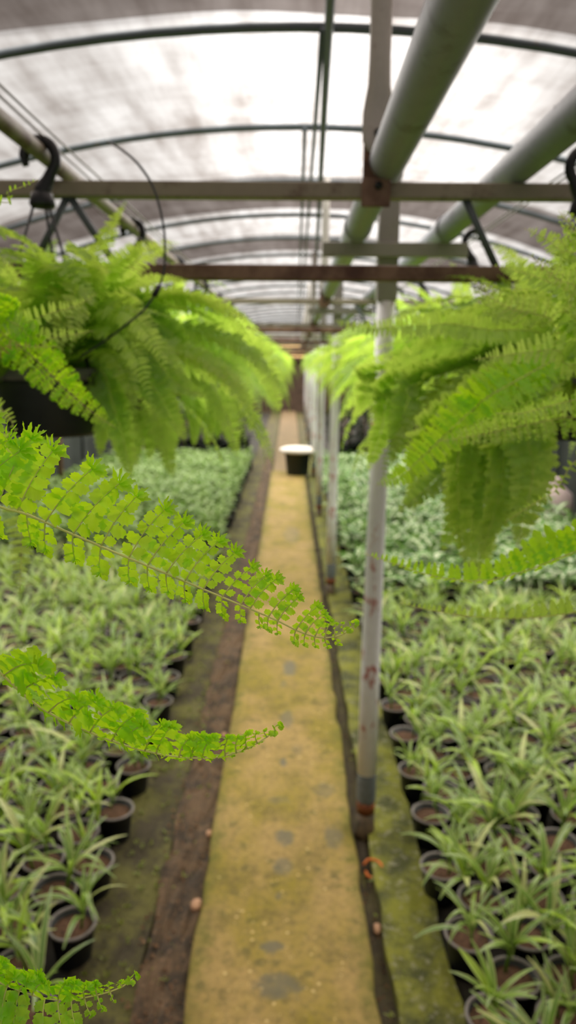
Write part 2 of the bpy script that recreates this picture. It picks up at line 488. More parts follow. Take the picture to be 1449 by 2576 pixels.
# ------------------------------------------------------------------ two big pipes lying on the trusses and post arms
def bigpipe(x, z, r, lab, seed):
    rr = random.Random(seed)
    t = thing('supply_pipe', lab, 'pipe', (x, 0, z), 0, 'big grey pipes along the right of the aisle')
    g = G(); pts = [(0, Y0 + .1 + i * .25, 0) for i in range(int((26.4 - Y0) / .25))]
    g.tube(pts, r, 24); g.obj('pipe', M['pipe'], t)
    for y in (2.46, 8.2, 14.0):
        G().tube([(0, y - .03, 0), (0, y - .028, 0), (0, y + .028, 0), (0, y + .03, 0)], [r, r * 1.13, r * 1.13, r], 24).obj('joint_collar', M['pipe'], t)
    # flakes of loose paint along the crown
    g = G()
    for i in range(260):
        y = rr.uniform(.7, 5.0); a = PI / 2 + rr.gauss(0, .5)
        c = Vector((math.cos(a) * r, y, math.sin(a) * r)); nrm = Vector((math.cos(a), 0, math.sin(a)))
        tg = Vector((-math.sin(a), 0, math.cos(a))); s = rr.uniform(.002, .006)
        q = [g.add(c - nrm * .001 - tg * s), g.add(c + nrm * rr.uniform(.001, .004) + Vector((0, s, 0))), g.add(c - nrm * .001 + tg * s), g.add(c - nrm * .002 - Vector((0, s, 0)))]
        g.f += [(q[0], q[1], q[2]), (q[0], q[2], q[3]), (q[0], q[3], q[1]), (q[1], q[3], q[2])]
    g.obj('paint_flakes', M['pipe'], t, False)['kind'] = 'stuff'
PZ = CAMZ + .42
bigpipe(.190, PZ + .001, .040, 'big grey overhead pipe nearer the middle of the house', 1)
bigpipe(.475, PZ - .002, .037, 'big grey overhead pipe further right, beside the hanging ferns', 2)

# ------------------------------------------------------------------ trusses
def truss(y, k):
    lab = ['rusty cross truss nearest the camera, with a bolted upright'][0] if k == 0 else 'rusty cross truss across the house, %s from the camera' % ordn(k + 1)
    t = thing('roof_truss', lab, 'truss', (0, y, 0), 0, 'rusty roof trusses')
    zt, zb = CAMZ + .362, CAMZ + .192
    tl = .008
    def chord(z, xa, xb, h):
        g = G().box((xa, -h, z - h), (xb, h, z + h)); return g
    a = 2.95
    o = chord(0, -a, a, .0168).obj('top_chord', M['beam'], t, False, .004)
    o.location = (0, 0, zt); 
    o = chord(0, -a, a, .0165).obj('bottom_chord', M['beam_rust'], t, False, .004)
    o.location = (0, 0, zb)
    for s in (-1, 1):
        xs = [.36, .44, .84, .92, 1.0, 1.1, 1.5, 1.6, 2.0, 2.1, 2.5, 2.6] if s > 0 else [.50, .585, .50, .40, 1.0, 1.1, 1.5, 1.6, 2.0, 2.1, 2.5, 2.6]
        for i in range(0, len(xs), 2):
            G().tube([(s * xs[i], 0, zt - .010), (s * xs[i + 1], 0, zb + .012)], .0085, 8).obj('web_rod', M['hoop'], t)
    # upright with flattened, bolted foot and a rusty plate
    x = .166
    g = G(); n = 16; rings = []
    prof = [(arc(x) - .06, .0225, .0225), (2.62, .0225, .0225), (2.36, .0225, .0225), (2.315, .024, .019), (2.285, .029, .010), (2.262, .0325, .005), (2.235, .033, .005), (2.206, .032, .005), (2.188, .022, .005), (2.182, .008, .005)]
    for (z, rx, ry) in prof:
        rings.append([g.add((x + rx * math.cos(2 * PI * i / n), -.024 + ry * math.sin(2 * PI * i / n), z)) for i in range(n)])
    for A, B in zip(rings, rings[1:]):
        for i in range(n): g.f.append((A[i], B[i], B[(i + 1) % n], A[(i + 1) % n]))
    g.f.append(tuple(rings[0])); g.f.append(tuple(reversed(rings[-1])))
    up = g.obj('upright', M['strut'], t)
    G().lathe([(.0001, 0), (.0085, 0), (.0085, .005), (.0001, .006)], 6).obj('bolt', M['black'], up).matrix_local = Matrix.Translation((x, -.029, 2.222)) @ Matrix.Rotation(PI / 2, 4, 'X')
    g = G().box((x - .029, -.0225, zt - .025), (x + .029, -.0175, 2.245))
    pl = g.obj('gusset_plate', M['bracket'], t, False, .002)
    g = G().box((x - .031, -.027, zt - .036), (x + .031, -.018, zt + .022))
    pl2 = g.obj('clamp_plate', M['beam_rust'], pl, False, .003)
    G().lathe([(.0001, 0), (.009, 0), (.009, .006), (.0001, .007)], 6).obj('bolt', M['black'], pl).matrix_local = Matrix.Translation((x + .004, -.0265, zt + .006)) @ Matrix.Rotation(PI / 2, 4, 'X')
    return t
for k in range(8):
    truss(1.70 + 2.97 * k, k)

# ------------------------------------------------------------------ posts beside the path
PX = .285
def post(y, k):
    lab = 'grey painted post in the gutter with sleeve and rusty foot, nearest the camera' if k == 0 else 'grey post beside the path, %s from the camera' % ordn(k + 1)
    t = thing('support_post', lab, 'post', (PX, y, -.06), 0, 'row of grey posts beside the path')
    r0 = .036
    b = .06
    pole = G().tube([(0, 0, .28), (0, 0, .7), (.005, 0, 1.3), (.012, 0, 1.95 + b)], [r0, .035, .0325, .031], 20).obj('pole', M['post'], t)
    G().tube([(0, 0, .165), (0, 0, .17), (0, 0, .278), (0, 0, .281)], [.0352, .0365, .0365, .036], 20).obj('sleeve', M['sleeve'], t)
    G().tube([(0, 0, .115), (0, 0, .165)], [.0345, .035], 20).obj('rust_band', M['rustband'], t)
    G().tube([(0, 0, 0), (0, 0, .03), (0, 0, .115)], [.042, .037, .034], 20).obj('foot', M['stub'], t)
    G().box((-.022, -.03, 1.95 + b), (.045, .03, CAMZ + .60 + .06)).obj('upper_post', M['post_up'], t, False, .004)
    G().box((-.012, -.034, CAMZ + .58 + .06), (.05, .034, CAMZ + .61 + .06)).obj('cap_plate', M['post_up'], t, False, .003)
    za = CAMZ + .38 + .06
    G().box((-.205, -.055, za - .045), (.265, -.031, za)).obj('cross_arm', M['post_up'], t, False, .003)
for k in range(8):
    post(2.55 + 2.97 * k, k)
for s, nm in ((-1, 'left'), (1, 'right')):
    for k in range(8):
        y = 3.2 + 2.97 * k
        g = G().tube([(s * 2.95, y, -.08), (s * 2.95, y, 1.6)], .035, 12)
        tag(g.obj('side_post', M['postred']), 'brown side post along the %s skirt wall, %s from the camera' % (nm, ordn(k + 1)), 'post', 'brown side posts')

# ------------------------------------------------------------------ hanger pipe, wires
HLX, HRX = -.507, .575
HZ = CAMZ + .40
along(HLX, Y0 + .1, HLX - .02, 24, HZ, HZ, .016, 'hanger_pipe', 'rusty grey pipe the left row of fern baskets hangs from', 'pipe', M['beam'])
for i, dx in enumerate((-.008, .008)):
    along(HRX + dx, Y0 + .1, HRX + dx, 24, HZ, HZ, .0022, 'hanger_wire', 'thin %s wire of the pair carrying the right row of ferns' % ('inner', 'outer')[i], 'wire', M['wire'], 6)
for i, dx in enumerate((.012, .030)):
    pts = [(HLX + dx + .004 * math.sin(j * 1.1 + i), Y0 + .2 + j * .28, HZ + .024 + .004 * i + .003 * math.sin(j * .9)) for j in range(80)]
    tag(G().tube(pts, .0022, 6).obj('drip_line', M['wire']), 'thin %s irrigation line lying on the left hanger pipe' % ('inner', 'outer')[i], 'tube')

# ------------------------------------------------------------------ fern fronds
def spline(pts, n):
    pts = [Vector(p) for p in pts]
    P = [pts[0] * 2 - pts[1]] + pts + [pts[-1] * 2 - pts[-2]]
    raw = []
    for i in range(1, len(P) - 2):
        for k in range(12):
            t = k / 12
            a, b, c, d = P[i - 1], P[i], P[i + 1], P[i + 2]
            raw.append(.5 * ((2 * b) + (c - a) * t + (2 * a - 5 * b + 4 * c - d) * t * t + (3 * b - a - 3 * c + d) * t ** 3))
    raw.append(pts[-1])
    L = [0]
    for a, b in zip(raw, raw[1:]): L.append(L[-1] + (b - a).length)
    out = []; j = 0
    for i in range(n + 1):
        s = L[-1] * i / n
        while j < len(L) - 2 and L[j + 1] < s: j += 1
        u = (s - L[j]) / max(1e-9, L[j + 1] - L[j])
        out.append(raw[j].lerp(raw[j + 1], min(1, max(0, u))))
    return out, L[-1]

def pinna(g, base, D, Wd, N, L, w, tint, m=6, fold=.25, curl=.0, r=R):
    """one toothed leaflet: D its length, Wd its width direction, N its upper side"""
    c = []; a = []; b = []
    for k in range(m + 1):
        s = k / m
        hw = w * (1 - s) ** .40 * (.75 + .9 * s * (1 - s)) * (r.uniform(.9, 1.15) if k % 2 else r.uniform(.5, .72))
        if k == m: hw = w * .04
        ctr = base + D * (L * s) - N * (curl * L * s * s)
        c.append(g.add(ctr - N * (hw * fold), tint, 0))
        adv = D * (L / m * .45)
        a.append(g.add(ctr + Wd * hw + adv + N * r.uniform(-.35, .5) * hw, tint + r.uniform(-.1, .1), 1))
        b.append(g.add(ctr - Wd * hw + adv + N * r.uniform(-.35, .5) * hw, tint + r.uniform(-.1, .1), 1))
    for k in range(m):
        g.f.append((c[k], c[k + 1], a[k + 1], a[k])); g.f.append((b[k], b[k + 1], c[k + 1], c[k]))

def lobe(g, base, D, Wd, N, L, w, tint, r, cup):
    """one scalloped lobe: narrow foot, broad toothed blade, drawn to a point"""
    n = 8
    c = []; a = []; b = []
    prof = [.20, .52, .86, 1.0, 1.02, .92, .70, .40, .04]
    ph = r.randint(0, 1)
    bend = r.uniform(-.12, .12)
    for k in range(n + 1):
        s = k / n
        z = cup * L * (s * s)
        ctr = base + D * (L * s) + N * (z - .12 * w * math.sin(PI * s)) + Wd * (bend * L * s * s)
        c.append(g.add(ctr, tint, 0))
        for lst, sg in ((a, 1), (b, -1)):
            tooth = 1.16 if (k + ph + (sg < 0)) % 2 else .86
            hw = w * .5 * prof[k] * tooth * r.uniform(.93, 1.07)
            fwd = D * (L / n * (.35 if tooth > 1 else -.1))
            lst.append(g.add(ctr + Wd * (sg * hw) + fwd + N * r.uniform(-.16, .34) * hw, tint + r.uniform(-.08, .08), 1))
    for k in range(n):
        g.f.append((c[k], c[k + 1], a[k + 1], a[k])); g.f.append((b[k], b[k + 1], c[k + 1], c[k]))

def hero_pinna(g, gs, base, D, Wd, N, L, tint, r, bend=.12, fat=1.0):
    """a leaflet of the frilled fern: a thin midrib with pairs of scalloped lobes and a frilled tip"""
    nl = max(2, int(round(L / (.0030 + .085 * L))))
    tip_n = (N + D * .2).normalized()
    mid = [base + D * (L * s) + N * (bend * L * s * s) + Wd * (-.05 * L * math.sin(PI * s)) for s in [k / 8 for k in range(9)]]
    gs.tube(mid, [max(.00018, .00042 * (1 - k / 9)) for k in range(9)], 5)
    for k in range(nl):
        s = (k + .35) / nl
        b = base + D * (L * s) + N * (bend * L * s * s) + Wd * (-.05 * L * math.sin(PI * s))
        ll = fat * L * (.36 if L > .02 else .42) * (1.0 - .38 * s) * r.uniform(.85, 1.12) * (.75 if k == 0 else 1)
        for sg in (1, -1):
            ang = .60 + .35 * s + r.uniform(-.14, .14)
            d = (Wd * sg * math.cos(ang) + D * math.sin(ang) + N * r.uniform(-.25, .45)).normalized()
            wd = (D * math.cos(ang) - Wd * sg * math.sin(ang) + N * r.uniform(-.35, .35)).normalized()
            lobe(g, b + D * (sg * .0008), d, wd, d.cross(wd).normalized() * (1 if d.cross(wd).dot(N) > 0 else -1), ll * (1.12 if sg > 0 else .92), ll * .80, tint + r.uniform(-.2, .2), r, r.uniform(-.15, .35))
    tip = mid[-1]
    for q in range(5):
        an = -1.15 + 2.3 * q / 4
        d = (D * math.cos(an) + Wd * math.sin(an) + CB * r.uniform(.0, .35) + N * r.uniform(-.2, .3)).normalized()
        wd = (N * .75 + Wd * math.cos(an) * .5 - D * math.sin(an) * .5).normalized()
        wd = (wd - d * wd.dot(d)).normalized()
        lobe(g, tip - D * .0006, d, wd, d.cross(wd).normalized(), L * .23, L * .13, min(1, tint + .2), r, r.uniform(0, .3))

def hero_frond(name, parent, pts, n, up, dn, lens_up, lens_dn, mat, seed, label=None, rr=.0011, crozier=True, ang=.10, simple=False, w=.42, spc=.0136, fat=(1.0, 1.0)):
    """one long frond given by its rachis; up/dn: directions of its two rows of leaflets; lens_*: leaflet length by t"""
    r = random.Random(seed)
    sp, LL = spline(pts, n * 4)
    g = G(); gs = G()
    m = len(sp) - 1
    gs.tube(sp, [rr * (1.05 - .8 * k / m) for k in range(m + 1)], 7)
    for sgn, dr, lf, off in ((1, up, lens_up, .0035), (-1, dn, lens_dn, .0075)):
        q = off
        while q < LL * .88:
            t = 1 - q / LL
            qd = q
            q += min(spc, .0042 + spc * .07 / .0138 * q) * r.uniform(.93, 1.07)
            k = min(m - 1, int(t * m))
            T = (sp[k + 1] - sp[max(0, k - 1)]).normalized()
            S = (dr - T * dr.dot(T)).normalized()
            an = ang + r.uniform(-.07, .07)
            D = (S * math.cos(an) + T * math.sin(an)).normalized()
            Wd = (T - D * T.dot(D)).normalized()
            N = D.cross(Wd) * sgn
            if N.dot(CB) < 0: N = -N
            L = lf(qd) * min(1, (LL - qd) / .06) * r.uniform(.93, 1.07)
            if L < .0015: continue
            Wd = (Wd + N * r.uniform(-.25, .25)).normalized()
            if simple:
                pinna(g, sp[k], D, Wd, N, L, L * w * .5, min(1, max(0, .25 + .5 * t + r.uniform(-.15, .15))), 8, .2, r.uniform(-.1, .3), r)
            else:
                hero_pinna(g, gs, sp[k], D, Wd, N, L, min(1, max(0, .30 + .45 * t + r.uniform(-.12, .12))), r, r.uniform(.0, .18), fat[0] if sgn > 0 else fat[1])
    if crozier:
        tip = sp[-1]; T = (sp[-1] - sp[-3]).normalized()
        for q in range(9):
            a = q * 2.4; rad = .0022
            c = tip + T * rad * math.cos(a) * .6 + up * rad * (.4 + math.sin(a) * .6) + CB * r.uniform(-.001, .001)
            d = (T * math.cos(a) + up * math.sin(a) + CB * .3).normalized()
            wd = (CB * .6 + up * .6).cross(d).normalized()
            lobe(g, c, d, wd, d.cross(wd), .0028, .0026, .9, r, .4)
    f = g.obj(name, mat, parent)
    gs.obj('rachis', M['rachis'], f)
    if label: f['label'] = label
    return f

def frond_variant(L, e0, e1, n, m, wl, seed, wfac=.5, sway=0.0):
    """frond growing from the origin along +X, rising at e0 and drooping to e1"""
    r = random.Random(seed); g = G()
    pts = []; p = Vector((0, 0, 0)); N = 24
    for i in range(N + 1):
        pts.append(p.copy())
        u = i / N
        e = math.radians(e0 + (e1 - e0) * u ** 1.25)
        yaw = sway * u
        p = p + Vector((math.cos(e) * math.cos(yaw), math.cos(e) * math.sin(yaw), math.sin(e))) * (L / N)
    sp, LL = spline(pts, n * 2)
    mm = len(sp) - 1
    g.tube(sp[::2], [.0013 * (1.1 - .9 * k / (mm // 2)) for k in range(mm // 2 + 1)], 4)
    roll0 = r.uniform(-.5, .5); rollw = r.uniform(-.5, .5)
    for i in range(int(n * .10), n):
        t = i / n
        k = i * 2
        T = (sp[min(mm, k + 1)] - sp[k - 1]).normalized()
        S0 = Vector((0, 0, 1)).cross(T)
        S0 = Vector((0, 1, 0)) if S0.length < .05 else S0.normalized()
        N0 = T.cross(S0)
        ro = roll0 + rollw * t
        S = S0 * math.cos(ro) + N0 * math.sin(ro); Nn = N0 * math.cos(ro) - S0 * math.sin(ro)
        ln = wl * min(1, .35 + 2.6 * t) * (1 - t ** 3.2) * r.uniform(.88, 1.1)
        if ln < .002: continue
        for sg in (1, -1):
            an = .16 + .25 * t + r.uniform(-.1, .1)
            dr = r.uniform(.05, .40)
            D = (S * sg * math.cos(an) + T * math.sin(an) + Nn * (.30 - dr)).normalized()
            Wd = (T - D * T.dot(D)).normalized()
            Wd = (Wd + Nn * r.uniform(-.45, .45)).normalized()
            pinna(g, sp[k], D, Wd, Nn, ln, min(ln * wfac * .5, L / n * .80), min(1, max(0, .15 + .65 * t + r.uniform(-.25, .25))), m, .25, r.uniform(.0, .35), r)
    return g
VAR = []
specs = [(.42, 78, -15), (.50, 70, -50), (.54, 62, -70), (.50, 52, -65), (.56, 44, -75), (.46, 36, -60), (.54, 32, -80), (.52, 20, -80), (.60, 26, -88), (.42, 58, -30), (.40, 82, 20), (.56, 8, -88)]
for i, (L, e0, e1) in enumerate(specs):
    VAR.append(frond_variant(L, e0, e1, 52, 6, .044 if i % 3 else .037, 100 + i, .58, R.uniform(-.5, .5)).mesh('frond', M['fern']))
VARLOW = [frond_variant(L, e0, e1, 24, 2, .038, 200 + i, .62, R.uniform(-.5, .5)) for i, (L, e0, e1) in enumerate(specs)]
def far_foliage(seed):
    r = random.Random(seed); g = G()
    for k in range(84):
        v = VARLOW[r.randrange(len(VARLOW))]
        g.merge(v, Matrix.Rotation(2.39996 * k + r.uniform(-.3, .3), 4, 'Z') @ Matrix.Translation((.03, 0, 0)) @ Matrix.Rotation(r.uniform(-.5, .5), 4, 'X') @ Matrix.Scale(r.uniform(.8, 1.1), 4))
    return g.mesh('foliage', M['fern'])
FAR = [far_foliage(300 + i) for i in range(3)]

# basket meshes shared by every hanging fern
BR = .125
ME = {}
ME['pot'] = G().lathe([(.0001, -.13), (.085, -.13), (.092, -.122), (.112, -.03), (.118, -.012), (.113, -.012), (.108, -.03), (.09, -.118), (.0001, -.118)], 32).mesh('pot', M['basket'])
g = G(); g.lathe([(.112, -.016), (.124, -.016), (.1265, -.008), (.1265, .004), (.122, .009), (.114, .007), (.112, -.016)], 36)
ME['rim'] = g.mesh('rim', M['rimgrey'])
ME['soil'] = G().lathe([(.111, -.025), (.08, -.018), (.03, -.012), (.0001, -.01)], 24).mesh('soil', M['soil'])
for k in range(3): pass
def hook_mesh():
    g = G()
    pts = []; rs = []
    # open ring over the pipe, thick flat neck below
    for i in range(27):
        a = math.radians(205 - 250 * i / 26)
        pts.append((math.cos(a) * .031, 0, math.sin(a) * .033 + .0)); rs.append(.0105 if i > 2 else .007)
    pts += [(.014, 0, -.040), (.004, 0, -.054), (.001, 0, -.070)]; rs += [.013, .0165, .019]
    g.tube(pts, rs, 10)
    g.lathe([(.0001, -.092), (.022, -.092), (.026, -.086), (.021, -.066), (.008, -.056), (.0001, -.055)], 14)
    return g.mesh('hook', M['black'])
ME['hook'] = hook_mesh()
DROP = HZ - (CAMZ - .024)
def hanger_wire_mesh(a):
    top = Vector((.010 * math.cos(a), .010 * math.sin(a), DROP - .08)); bot = Vector((.120 * math.cos(a), .120 * math.sin(a), -.004))
    p = [top, top.lerp(bot, .3) + Vector((.006 * math.cos(a + 1), .006 * math.sin(a + 1), 0)), top.lerp(bot, .7), bot, bot + Vector((.006 * math.cos(a), .006 * math.sin(a), -.004)), bot + Vector((.006 * math.cos(a), .006 * math.sin(a), -.02))]
    return G().tube(p, [.003, .003, .003, .003, .0042, .0042], 6).mesh('hanger_wire', M['black'])
ME['wire'] = [hanger_wire_mesh(math.radians(a)) for a in (-35, 85, 205)]

def fern(x, y, label, group, seed, nf, far=False, bare=None, only=None, pick=None, z=CAMZ - .024, hook_rz=0.0):
    r = random.Random(seed)
    t = thing('hanging_fern', label, 'hanging plant', (x, y, z), 0, group)
    p = link('pot', ME['pot'], t); link('rim', ME['rim'], p)
    link('soil', ME['soil'], t)
    h = link('hook', ME['hook'], t); h.location = (0, 0, DROP - .012); h.rotation_euler = (0, 0, hook_rz)
    for w in ME['wire']:
        link('hanger_wire', w, h).matrix_parent_inverse = (Matrix.Translation(h.location) @ Euler(h.rotation_euler).to_matrix().to_4x4()).inverted()
    if far:
        f = link('foliage', FAR[seed % 3], t); f.rotation_euler = (0, 0, r.uniform(0, 6.28)); s = r.uniform(.9, 1.08); f.scale = (s, s, s)
        return t
    for k in range(nf):
        a = 2.39996 * k + r.uniform(-.35, .35)
        if only: a = r.uniform(*only)
        v = r.choice(pick) if pick else r.randrange(len(VAR))
        if bare and abs((a - bare[0] + PI) % (2 * PI) - PI) < bare[1] and v in (4, 6, 7, 8, 11): v = r.choice((0, 1, 9, 10, 3))
        f = link('frond', VAR[v], t)
        f.rotation_euler = (r.uniform(-.45, .45), r.uniform(-.12, .12), a)
        f.location = (.03 * math.cos(a), .03 * math.sin(a), -.012)
        s = r.uniform(.78, 1.08); f.scale = (s, s, s)
    return t

# left row: spaced .84 m, hanging from the pipe
LY = [.71 + .84 * k for k in range(24)]
ferns_left = []
for k, y in enumerate(LY):
    if k == 0:
        lab = 'hanging fern whose sharp lime fronds reach across the path from the left'
    elif k == 1:
        lab = 'hanging fern on the left pipe whose dark basket and black hook show plainly'
    else:
        lab = 'bushy green fern in the left hanging row, %s basket along the pipe' % ordn(k + 1)
    ferns_left.append(fern(HLX - .0008 * y, y if k else .50, lab, 'left row of hanging ferns', 400 + k, 26 if k == 0 else 92 if k < 4 else 84, k > 6, bare=(-.95, .75) if k == 1 else None, only=(1.9, 4.6) if k == 0 else None))
RY = [.55 + .94 * k for k in range(22)]
ferns_right = []
for k, y in enumerate(RY):
    lab = 'hanging fern whose long narrow fronds arch in from the right edge' if k == 0 else \
        'bushy green fern in the right hanging row, %s basket along the wires' % ordn(k + 1)
    ferns_right.append(fern(HRX, y + (.1 if k else 0), lab, 'right row of hanging ferns', 500 + k, 30 if k == 0 else 92 if k < 4 else 84, k > 6, hook_rz=PI, only=(-1.0, 1.75) if k == 0 else None, pick=(0, 1, 9, 10) if k == 0 else None))

# ---- the fronds that stand out in the picture, each rooted in its basket
def from_pot(t, a, dz=-.01): 
    return Vector(t.location) + Vector((.05 * math.cos(a), .05 * math.sin(a), dz))
def local(t, pts): return [Vector(p) - Vector(t.location) for p in pts]
f0 = ferns_left[0]
lin_ = lambda pairs: (lambda t: next((a[1] + (b[1] - a[1]) * (t - a[0]) / (b[0] - a[0]) for a, b in zip(pairs, pairs[1:]) if a[0] <= t <= b[0]), pairs[-1][1]))
K = .345 / FPX
def rachis(t, a, via, pix):
    return local(t, [from_pot(t, a)] + [Vector(v) for v in via] + [at(*p) for p in pix])
D1 = .345
pix = [(-110, 1222, D1), (0, 1275, D1), (62, 1292, D1), (145, 1328, D1), (290, 1390, D1), (432, 1449, D1), (572, 1508, D1), (690, 1558, D1), (760, 1592, D1), (815, 1605, D1 + .001), (860, 1597, D1 + .001), (885, 1578, D1 + .001)]
via = [(-.42, .44, CAMZ + .045), (-.32, .385, CAMZ + .05), (-.235, .352, CAMZ + .015)]
pp = rachis(f0, -1.0, via, pix)
def len1(L0, t0):  # leaflet length profile over the visible run
    return L0
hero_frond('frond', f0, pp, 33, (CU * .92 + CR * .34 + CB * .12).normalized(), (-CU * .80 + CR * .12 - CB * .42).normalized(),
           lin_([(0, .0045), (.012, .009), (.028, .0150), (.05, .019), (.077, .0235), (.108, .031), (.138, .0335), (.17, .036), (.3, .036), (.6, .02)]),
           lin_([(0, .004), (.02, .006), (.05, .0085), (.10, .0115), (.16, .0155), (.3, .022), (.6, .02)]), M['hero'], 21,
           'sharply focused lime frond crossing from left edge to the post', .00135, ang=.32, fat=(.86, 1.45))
D2 = .315
pix = [(-140, 1570, D2 + .01), (-60, 1640, D2), (0, 1692, D2), (70, 1757, D2), (140, 1803, D2), (220, 1840, D2), (310, 1874, D2), (400, 1897, D2), (480, 1907, D2), (545, 1905, D2), (605, 1890, D2), (660, 1862, D2), (694, 1835, D2)]
pp = rachis(f0, -1.2, [(-.43, .40, CAMZ + .03), (-.33, .35, CAMZ + .02), (-.235, .33, CAMZ - .035)], pix)
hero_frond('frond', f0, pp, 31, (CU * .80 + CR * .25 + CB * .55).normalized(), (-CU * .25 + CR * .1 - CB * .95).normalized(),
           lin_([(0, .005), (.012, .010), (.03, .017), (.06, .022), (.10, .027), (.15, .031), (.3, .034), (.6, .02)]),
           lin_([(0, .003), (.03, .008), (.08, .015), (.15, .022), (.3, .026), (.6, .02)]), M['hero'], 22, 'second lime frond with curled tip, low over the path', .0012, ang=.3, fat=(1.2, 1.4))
D3 = .33
pix = [(-130, 2390, D3), (-50, 2445, D3), (0, 2472, D3), (90, 2506, D3), (165, 2516, D3), (250, 2502, D3), (305, 2484, D3), (334, 2462, D3)]
pp = rachis(f0, -1.4, [(-.44, .38, CAMZ + .0), (-.36, .34, CAMZ - .07), (-.26, .31, CAMZ - .17)], pix)
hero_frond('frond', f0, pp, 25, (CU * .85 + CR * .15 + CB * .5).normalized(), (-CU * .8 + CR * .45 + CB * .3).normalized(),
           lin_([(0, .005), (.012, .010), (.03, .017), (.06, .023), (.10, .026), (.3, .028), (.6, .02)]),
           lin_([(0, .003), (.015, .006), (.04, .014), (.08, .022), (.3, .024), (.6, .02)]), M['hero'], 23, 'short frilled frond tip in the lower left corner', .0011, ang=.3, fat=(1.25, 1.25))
def mid_frond(t, a, via, pix, n, up, dn, lu, ld, seed, mat='fern', w=.50, label=None, simple=True, spc=.0080):
    return hero_frond('frond', t, rachis(t, a, via, pix), n, up, dn, lin_(lu), lin_(ld), M[mat], seed, label, .0011, False, .18, simple, w, spc)
U = CU; Dn = -CU
prof = lambda L: [(0, .002), (.02, L * .3), (.07, L * .62), (.15, L * .92), (.25, L), (.6, L * .8)]
f1 = ferns_left[1]
rq0 = random.Random(17)
# left, middle distance
d = .85
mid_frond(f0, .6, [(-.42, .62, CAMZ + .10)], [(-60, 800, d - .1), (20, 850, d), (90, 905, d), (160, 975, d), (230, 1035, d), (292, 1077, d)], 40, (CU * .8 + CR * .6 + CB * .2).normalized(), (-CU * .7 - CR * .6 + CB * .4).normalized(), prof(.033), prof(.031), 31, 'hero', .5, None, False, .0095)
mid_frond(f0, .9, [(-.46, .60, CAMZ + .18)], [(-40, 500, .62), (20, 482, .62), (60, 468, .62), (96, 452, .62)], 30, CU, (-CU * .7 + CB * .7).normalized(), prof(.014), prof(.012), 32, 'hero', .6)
mid_frond(f0, .5, [(-.42, .66, CAMZ + .10)], [(-20, 840, .85), (60, 815, .85), (120, 790, .85), (190, 770, .86), (240, 742, .86)], 36, (CU * .9 + CB * .4).normalized(), (-CU * .8 + CB * .5).normalized(), prof(.022), prof(.022), 33)
mid_frond(f0, .4, [(-.40, .62, CAMZ + .06)], [(0, 800, .8), (80, 850, .85), (150, 848, .87), (235, 832, .88)], 36, (CU * .9 + CB * .3).normalized(), (-CU * .8 + CB * .4).normalized(), prof(.024), prof(.020), 34)
mid_frond(f0, .3, [(-.42, .58, CAMZ + .05)], [(-40, 880, .78), (20, 868, .8), (80, 872, .82), (142, 872, .83)], 30, CU, Dn, prof(.012), prof(.012), 35, 'deadfern', .5, 'yellowed dry frond')
mid_frond(f0, -.3, [(-.42, .62, CAMZ + .05), (-.36, .72, CAMZ - .02)], [(40, 1180, .80), (52, 1280, .80), (54, 1380, .80), (50, 1495, .80)], 40, (CR + CB * .2).normalized(), (-CR + CB * .2).normalized(), prof(.026), prof(.026), 36)
mid_frond(f0, .1, [(-.43, .6, CAMZ + .06)], [(-80, 990, .7), (-30, 1010, .7), (20, 1045, .7), (40, 1090, .7)], 26, (CR + CU * .3).normalized(), (-CR - CU * .3).normalized(), prof(.024), prof(.024), 37)
f2 = ferns_left[2]
for (q, (pl, an)) in enumerate([([(300, 830), (350, 930), (400, 1060), (438, 1205)], -.9), ([(470, 860), (530, 960), (575, 1060), (597, 1150)], -.2), ([(330, 860), (400, 960), (440, 1050), (470, 1110)], -.7),
                        ([(540, 820), (640, 880), (685, 960), (702, 1040)], .1), ([(290, 900), (310, 1000), (330, 1090), (345, 1180)], -1.2), ([(420, 830), (490, 900), (540, 980), (560, 1060)], -.5)]):
    pz = [(p[0], p[1], 2.15 + .06 * (q % 3)) for p in pl]
    mid_frond(f2, an, [tuple(at(pl[0][0] - 20, pl[0][1] - 25, 2.3))], pz, 40, (CR + CU * .3 + CB * .3).normalized(), (-CR - CU * .1 + CB * .3).normalized(), prof(.044), prof(.044), 80 + q, 'fern', .5, None, True, .012)
for (q, (pl, an)) in enumerate([([(245, 860), (320, 920), (395, 985), (452, 1095)], -.6), ([(250, 930), (285, 1020), (312, 1110), (330, 1205)], -.9), ([(230, 880), (260, 960), (262, 1060), (250, 1150)], -1.1),
                        ([(270, 830), (370, 880), (440, 960), (520, 1000)], -.2), ([(120, 900), (110, 990), (105, 1080), (100, 1150)], -1.5), ([(250, 760), (360, 790), (440, 850), (500, 940)], .1)]):
    pz = [(p[0], p[1], 1.42 + .05 * (q % 3)) for p in pl]
    tl = rq0.uniform(-.4, .4)
    mid_frond(f1, an, [], pz, 40, (CR + CU * .5 + CB * (.3 + tl)).normalized(), (-CR - CU * .3 + CB * (.3 - tl)).normalized(), prof(.040), prof(.040), 100 + q, 'fern', .7, None, True, .0072)
for q in range(9):
    x = 330 + 38 * q + rq0.uniform(-15, 15); y = 1195 - 17 * q + rq0.uniform(-30, 20); dd = 2.3 + .16 * q
    pz = [(x - 60 + 3 * q, y - 260 + 9 * q, dd), (x - 15, y - 165 + 6 * q, dd), (x + 3, y - 80, dd), (x, y, dd)]
    mid_frond(ferns_left[2 + q // 3], -.5, [], pz, 40, (CR + CU * .3 + CB * rq0.uniform(-.2, .6)).normalized(), (-CR - CU * .1 + CB * rq0.uniform(-.2, .6)).normalized(), prof(.042), prof(.042), 110 + q, 'fern', .7, None, True, .0085)
